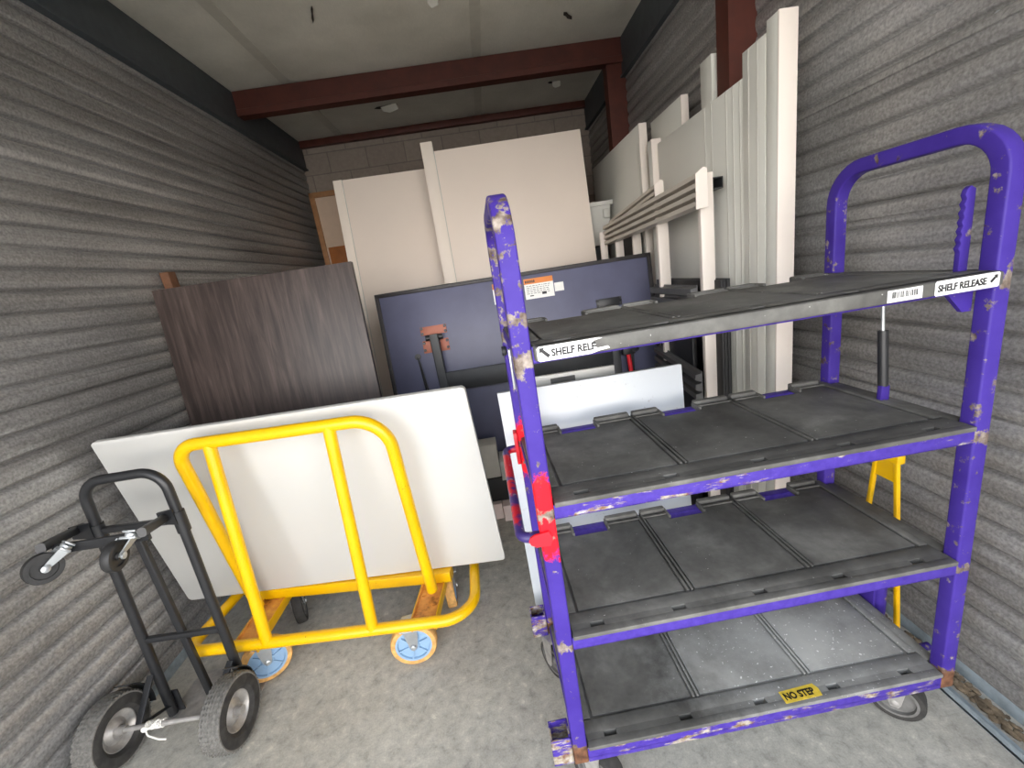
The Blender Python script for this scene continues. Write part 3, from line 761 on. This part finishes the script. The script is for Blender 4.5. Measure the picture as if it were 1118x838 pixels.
# ------------------------------------------------------------------ left back: dark board, post, framed panel
o = board('wood_board', ((-1.625, 2.09, 0), (-.628, 2.09, 0), (-.630, 2.2, 1.678), (-1.60, 2.2, 1.682)), .03, 'darkwood', bev=.002)
tag(o, 'dark ash-brown woodgrain board standing behind the yellow cart', 'board')
o = MB().box((-.022, -.03, 0), (.022, .03, 1.78), .003).build('timber_post', 'woodpost'); o.location = (-1.60, 2.44, 0); o.rotation_euler = (.02, -.022, 0)
tag(o, 'brown timber post sticking up behind the left corner of the dark woodgrain board', 'post')
def framed():
    t = thing('framed_panel', 'brown wood framed panel leaning in the back left corner', 'panel', (-1.3, 4.5, 0))
    t.rotation_euler = (-.03, 0, 0)
    b = MB(); x0, x1, z1 = -.265, .42, 2.555
    b.box((x0, 0, 0), (x0+.05, .04, z1), .003).box((x1-.05, 0, 0), (x1, .04, z1), .003).box((x0, 0, z1-.05), (x1, .04, z1), .003).box((x0, 0, 0), (x1, .04, .05), .003)
    b.build('frame', 'pine', t)
    MB().box((x0+.05, .015, .05), (x1-.05, .03, z1-.05)).build('infill', 'pinepanel', t)
    MB().box((x0+.07, -.005, 1.2), (x0+.29, .014, 2.03), .004).box((x0+.1, -.011, 1.22), (x0+.27, 0, 2.0), .003).build('door_panel', 'amber', t)
framed()
# two tall off white sheets with edge strips
def sheet(name, label, x0, x1, yb_, yt, z, tilt, strip):
    t = thing(name, label, 'panel', (x0, yb_, 0))
    t.rotation_euler = (-math.atan2(yt-yb_, z), tilt, 0)
    wd = x1-x0
    MB().box((0, 0, 0), (wd, .028, z), .002).build('face_sheet', 'offwhite', t)
    MB().box((strip[0], -.010, 0), (strip[1], .0295, z+strip[2]), .002).build('edge_strip', 'offwhite_edge', t)
    MB().box((strip[1], -.003, 0), (strip[1]+.006, .0, z)).build('joint_line', 'groove', t)
    return t
sheet('wall_panel', 'off white wall panel on the left with the lower top edge', -1.105, 0.02, 3.50, 3.82, 2.46, .008, (0, .07, .0))
sheet('wall_panel', 'off white wall panel on the right, taller, with a raised strip on its left edge', -.27, .93, 3.30, 3.58, 2.50, -.005, (-.03, .06, .07))

# ------------------------------------------------------------------ blue-undersided folding table on its stack
def folding_table():
    t = thing('folding_table', 'large folding table on its side showing a slate blue underside with black edge', 'table', (0, 2.66, .2765))
    t.rotation_euler = (-.115, 0, 0)
    x0, x1, H = -.706, 1.095, 1.232
    MB().box((x0+.006, .0, .006), (x1-.006, .028, H-.006), .001).build('tabletop', 'bluelam', t)
    e = MB(); w_ = .024
    for lo, hi in (((x0, -.014, 0), (x0+w_, .03, H)), ((x1-w_, -.014, 0), (x1, .03, H)), ((x0, -.014, 0), (x1, .03, w_)), ((x0, -.014, H-w_), (x1, .03, H))):
        e.box(lo, hi, .003)
    ed = e.build('edge_frame', 'darkframe', t)
    k = x0+.1
    def screw(kx, kz): MB().lathe([(0, 0), (0, .006), (.004, .004), (.004, 0)], Rx((0, -1, 0), (kx, -.014, kz)), 8, closed=False).build('edge_screw', 'black', ed)
    while k < x1-.05:
        screw(k, H-.012); k += .19
    for q in (.25, .5, .75, 1.0): screw(x0+.012, q)
    for sx_, x in ((1, -.375), (-1, .79)):
        lg = MB(); zt = .93
        lg.rtube([(x, -.045, zt), (x+sx_*.025, -.05, .20)], .055, .045, (1, 0, 0), 0, .004)
        lg.rtube([(x+sx_*.03, -.05, .04), (x+sx_*.03, -.05, .22)], .07, .05, (1, 0, 0), 0, .006)
        l = lg.build('leg', 'darkmetal', t)
        pl = MB()
        pl.box((x-.085, -.005, zt-.0), (x+.085, .0, zt+.055), .001).box((x-.085, -.005, zt-.115), (x-.03, 0, zt-.035), .001).box((x+.03, -.005, zt-.115), (x+.085, 0, zt-.035), .001)
        p = pl.build('hinge_plate', 'copper' if sx_ > 0 else 'black', l)
        sc = MB()
        for dx in (-.075, .075):
            for dz in (.045, .012, -.05, -.095): sc.lathe([(0, 0), (0, .010), (.006, .008), (.006, 0)], Rx((0, -1, 0), (x+dx, -.005, zt+dz)), 10, closed=False)
        sc.cyl((x-.055, -.03, zt-.02), (x+.055, -.03, zt-.02), .018)
        sc.build('hinge_bolts', 'black', l)
        br = MB().tube([(x-.13*sx_, -.012, .80), (x-.07*sx_, -.05, .38)], .006, seg=8)
        br.tube([(x-.13*sx_, -.012, .80), (x-.10*sx_, -.02, .38)], .005, seg=8)
        br.lathe([(0, 0), (0, .02), (.014, .02), (.014, 0)], Rx((0, -1, 0), (x-.13*sx_, 0, .80)), 12, closed=False)
        br.box((x-.14*sx_-.05, -.02, .37), (x-.14*sx_+.1, -.002, .41), .003)
        br.build('brace', 'black', t)
    MB().box((-.36, -.062, .55), (.78, -.036, .675), .003).build('stretcher', 'darkmetal', t)
    lh = MB().cyl((.868, -.05, .47), (.862, -.05, .60), .014).build('latch_handle', 'redpaint', t)
    MB().box((.83, -.05, .60), (.91, -.002, .68), .005).cyl((.90, -.06, .63), (.93, -.02, .63), .018).build('latch', 'black', lh)
    # notice labels
    for x, wd in ((.252, .190), (.046, .15)):
        lb = MB().box((x, -.0012, 1.055), (x+wd, -.0004, 1.185)).build('notice_label', 'sticker', t)
        MB().box((x, -.0022, 1.150), (x+wd, -.0012, 1.185)).build('label_header', 'orange', lb)
        bb = MB()
        for k in range(6): bb.box((x+.008+k*.011, -.003, 1.158), (x+.016+k*.011, -.0023, 1.174))
        for r_ in range(5):
            xx = x+.012
            while xx < x+wd-.03:
                l_ = random.uniform(.008, .022); bb.box((xx, -.0022, 1.136-.012*r_), (xx+l_, -.0013, 1.139-.012*r_)); xx += l_+.006
        bb.box((x+wd*.58, -.0024, 1.075), (x+wd*.58+.03, -.0013, 1.092)); bb.box((x+.03, -.0022, 1.072), (x+.055, -.0013, 1.078))
        bb.build('label_print', 'ink', lb)
    MB().box((.448, -.0012, 1.08), (.508, -.0004, 1.135)).build('small_label', 'sticker', t)
    return t
folding_table()
o = MB().box((-.75, 2.45, .11), (.93, 2.86, .272), .006).build('storage_case', 'blackpanel'); tag(o, 'black case under the blue folding table', 'case')
o = MB().box((-.75, 2.42, 0), (-.115, 2.95, .108), .003).build('board_stack', 'pinkboard'); tag(o, 'pale pink board under the black case, left of the two', 'board')
o = MB().box((-.11, 2.38, 0), (.9, 2.86, .108), .003).build('board_stack', 'pinkboard'); tag(o, 'pale pink board under the black case, right of the two', 'board')
o = MB().box((-.75, 2.46, .2735), (-.09, 2.585, .50), .003).build('box', 'cream'); tag(o, 'grey white box on the black case beside the yellow cart tabletop', 'box')
o = MB().box((-.085, 2.40, .2735), (.25, 2.57, .40), .003).build('box', 'laminate'); tag(o, 'small bright white box on the black case behind the red push bar', 'box')

# ------------------------------------------------------------------ white boards behind the purple cart
o = board('white_board', ((.0, 1.392, 0), (.655, 1.392, 0), (.648, 1.430, 1.102), (-.018, 1.430, 1.104)), .018, 'laminate_spot', bev=.0015)
tag(o, 'scuffed white board standing right behind the purple cart', 'board')
t = thing('white_board', 'white board with a dark sticker standing second behind the purple cart', 'board')
board('panel', ((.06, 1.50, 0), (.44, 1.50, 0), (.44, 1.55, 1.108), (.06, 1.55, 1.112)), .018, 'laminate', t, bev=.0015)
board('sticker', ((.19, 1.544, 1.045), (.285, 1.544, 1.045), (.285, 1.547, 1.096), (.19, 1.547, 1.096)), .002, 'greytrim', t, bev=0)

# ------------------------------------------------------------------ white metal panels along the right wall
def metal_panel(label, x0, x1, y0, y1, z, lean=.0, grooves=(), edge=True, name='metal_panel'):
    t = thing(name, label, 'panel', (x1, y0, 0), 0, None)
    t.rotation_euler = (0, lean, 0)
    w_, d = x1-x0, y1-y0
    MB().box((-w_, .004 if edge else 0, 0), (0, d, z), .002).build('face', 'metalwhite', t)
    if edge: MB().box((-w_-.001, -.004, 0), (.001, .004, z+.001), .0015).build('front_edge', 'metaledge', t)
    if grooves:
        g = MB()
        for gy in grooves: g.box((-w_-.0015, gy, .002), (-w_+.001, gy+.007, z-.002))
        g.build('rib_line', 'groove', t)
    return t
metal_panel('tall white metal panel nearest the camera at the right wall with broad pale edge', 1.138, 1.205, 1.635, 1.70, 2.225)
metal_panel('white metal panel second along the right wall with vertical rib lines', 1.138, 1.20, 1.705, 1.845, 2.19, 0, (.045, .1), False)
metal_panel('long white metal panel in the middle of the right wall row', 1.143, 1.18, 1.850, 2.70, 2.108, 0, (.02, .07, .12, .24, .3), False)
metal_panel('narrow white strip just past the long middle panel', 1.112, 1.17, 2.712, 2.77, 2.14)
metal_panel('very narrow white strip in the gap before the far panel', 1.10, 1.14, 2.865, 2.90, 2.175)
metal_panel('white metal panel farthest along the right wall, below the far brown column', 1.130, 1.18, 2.94, 4.10, 2.295)
metal_panel('white metal panel tucked behind the long middle panel, its pale edge showing above', 1.205, 1.245, 2.51, 2.93, 2.285)
metal_panel('slim white panel standing behind the near brown column', 1.222, 1.262, 2.225, 2.33, 2.35, edge=False)
# ------------------------------------------------------------------ white slats, ribbed trims and black boards before them
def ribbed(name, label, p0, p1, h, mat, endmat=None, n=4, depth=.035, cat='trim'):
    """ribbed profile from p0 to p1 (bottom edge), ribs facing -x"""
    t = thing(name, label, cat, p0); d = Vector(p1)-Vector(p0)
    prof = []
    for k in range(n):
        a = h*k/n; s_ = h/n
        prof += [(-depth*.15, a), (-depth*.75, a+s_*.1), (-depth, a+s_*.22), (-depth, a+s_*.74), (-depth*.2, a+s_*.80), (-depth*.1, a+s_*.96)]
    prof += [(-depth*.1, h), (0, h), (0, 0)]
    b = MB()
    A = [b.bm.verts.new((x, 0, z)) for x, z in prof]; B = [b.bm.verts.new(Vector((x, 0, z))+d) for x, z in prof]; m = len(prof)
    for i in range(m): b.bm.faces.new((A[i], A[(i+1) % m], B[(i+1) % m], B[i]))
    b.bm.faces.new(A); b.bm.faces.new(B[::-1])
    b.build('profile', mat, t, smooth=25)
    if endmat:
        M4 = frame((0, -.004, 0), (1, 0, 0), (0, 0, 1))
        MB().prism([(-depth-.006, -.008), (.002, -.004), (.002, h+.004), (-depth*.3, h+.012), (-depth-.004, h-.012)], .003, M4).build('end_cap', endmat, t)
    return t
def slat(label, x, y, z, wx=.06, wy=.028, name='trim_board'):
    o = MB().box((-wx/2, 0, 0), (wx/2, wy, z), .003).build(name, 'metaledge'); o.location = (x, y, 0)
    return tag(o, label, 'board', 'white slats by the right wall')
slat('white upright slat nearest the camera, at the end of the ribbed trim', 1.022, 1.925, 1.795)
slat('white upright slat second from the camera under the ribbed trim', 1.005, 2.36, 1.765)
slat('third white slat from the camera, just right of the blue table corner', 1.055, 2.90, 1.70, .055)
slat('fourth white slat from the camera, above the right end of the blue table', 1.0, 3.10, 1.70, .055)
slat('farthest white slat, beside the off white wall panel', .945, 3.30, 1.70, .05)
ribbed('ribbed_trim', 'long cream ribbed trim lying across the tops of the white slats', (1.0, 1.885, 1.655), (.985, 3.28, 1.60), .145, 'vinyl', 'metaledge', 4, .045)
ribbed('ribbed_trim', 'second cream ribbed trim resting above and behind the long cream one', (1.05, 2.44, 1.765), (1.03, 3.26, 1.68), .095, 'vinyl', 'metaledge', 3, .045)
ribbed('ribbed_trim', 'dark grey ribbed trim beside the right edge of the blue table', (.985, 1.965, 1.155), (1.0, 2.50, 1.15), .165, 'greytrim', None, 3)
ribbed('ribbed_trim', 'lower dark grey ribbed trim behind the scuffed white board', (.975, 1.93, .76), (1.0, 2.5, .80), .15, 'greytrim', None, 3)
o = MB().box((1.058, 1.94, 1.725), (1.105, 2.42, 1.729)).box((1.058, 1.94, 1.769), (1.105, 2.42, 1.773)).box((1.058, 1.94, 1.725), (1.062, 2.42, 1.773)).box((1.101, 1.94, 1.725), (1.105, 2.42, 1.773)).build('square_tube', 'darkmetal')
tag(o, 'open ended square metal tube poking out beside the ribbed trim', 'tube')
for k, (x, y, lb) in enumerate(((1.052, 1.87, 'nearest the white metal panels'), (1.074, 1.885, 'in the middle of the three'), (1.098, 1.90, 'closest to the wall'))):
    o = MB().box((-.007, 0, 0), (.007, .72, 1.335), .002).build('black_board', 'blackpanel'); o.location = (x, y, 0)
    tag(o, 'thin black board behind the white slats, '+('leftmost of three', 'middle of three', 'rightmost of three')[k], 'board', None)
o = MB().box((.99, 2.05, 0), (1.015, 2.33, 1.05), .003).build('black_board', 'blackpanel'); tag(o, 'black board in the dark gap between the two nearest white slats', 'board')
o = MB().box((1.095, 2.98, 0), (1.12, 3.50, 1.66), .003).build('black_board', 'blackpanel'); tag(o, 'tall black board behind the far white slats, above the blue table corner', 'board')
# clear plastic bin standing on stacked crate behind the table
def bin_():
    t = thing('plastic_bin', 'frosted clear plastic bin beside the tall off white wall panel', 'bin', (1.015, 3.74, 1.62))
    b = MB(); 
    def ring(hx, hy, z): return [b.bm.verts.new(p) for p in ((-hx, -hy, z), (hx, -hy, z), (hx, hy, z), (-hx, hy, z))]
    rs = [ring(.07, .13, 0), ring(.088, .16, .30), ring(.104, .18, .30), ring(.104, .18, .33), ring(.09, .163, .33), ring(.066, .125, .01)]
    b.bm.faces.new(rs[0][::-1])
    for i in range(5):
        for j in range(4): b.bm.faces.new((rs[i][j], rs[i][(j+1) % 4], rs[i+1][(j+1) % 4], rs[i+1][j]))
    b.bm.faces.new(rs[5])
    b.build('tub', 'bin', t)
    MB().box((.02, -.19, .20), (.075, -.155, .27), .012).build('handle', 'bin', t)
    c = MB().box((.945, 3.66, 0), (1.085, 3.85, 1.618), .01).build('cabinet', 'darkmetal'); tag(c, 'dark cabinet carrying the frosted plastic bin behind the blue table', 'cabinet')
bin_()

# ------------------------------------------------------------------ yellow trestle between cart and right wall
def trestle():
    t = thing('trestle', 'yellow steel folding trestle between the purple cart and the right wall', 'trestle', (1.215, 1.2, 0))
    zt = .74
    for (yt, ybm, x) in ((-.035, -.095, .0), (.035, .10, .0)):
        lg = MB().rtube([(x, yt, zt), (x, ybm, 0.004)], .014, .014, (1, 0, 0), 0, .003).build('leg', 'yellow', t)
        MB().rtube([(x, ybm*.985, .02), (x, ybm, .0)], .020, .020, (1, 0, 0), 0, .004).build('foot', 'black', lg)
    MB().prism([(-.05, 0), (.05, 0), (.04, .07), (-.04, .07)], .006, frame((-.003, 0, .665), (0, 1, 0), (0, 0, 1))).build('top_plate', 'yellow', t)
    MB().box((-.014, -.05, .735), (.014, .05, .765), .004).build('top_bar', 'yellow', t)
trestle()
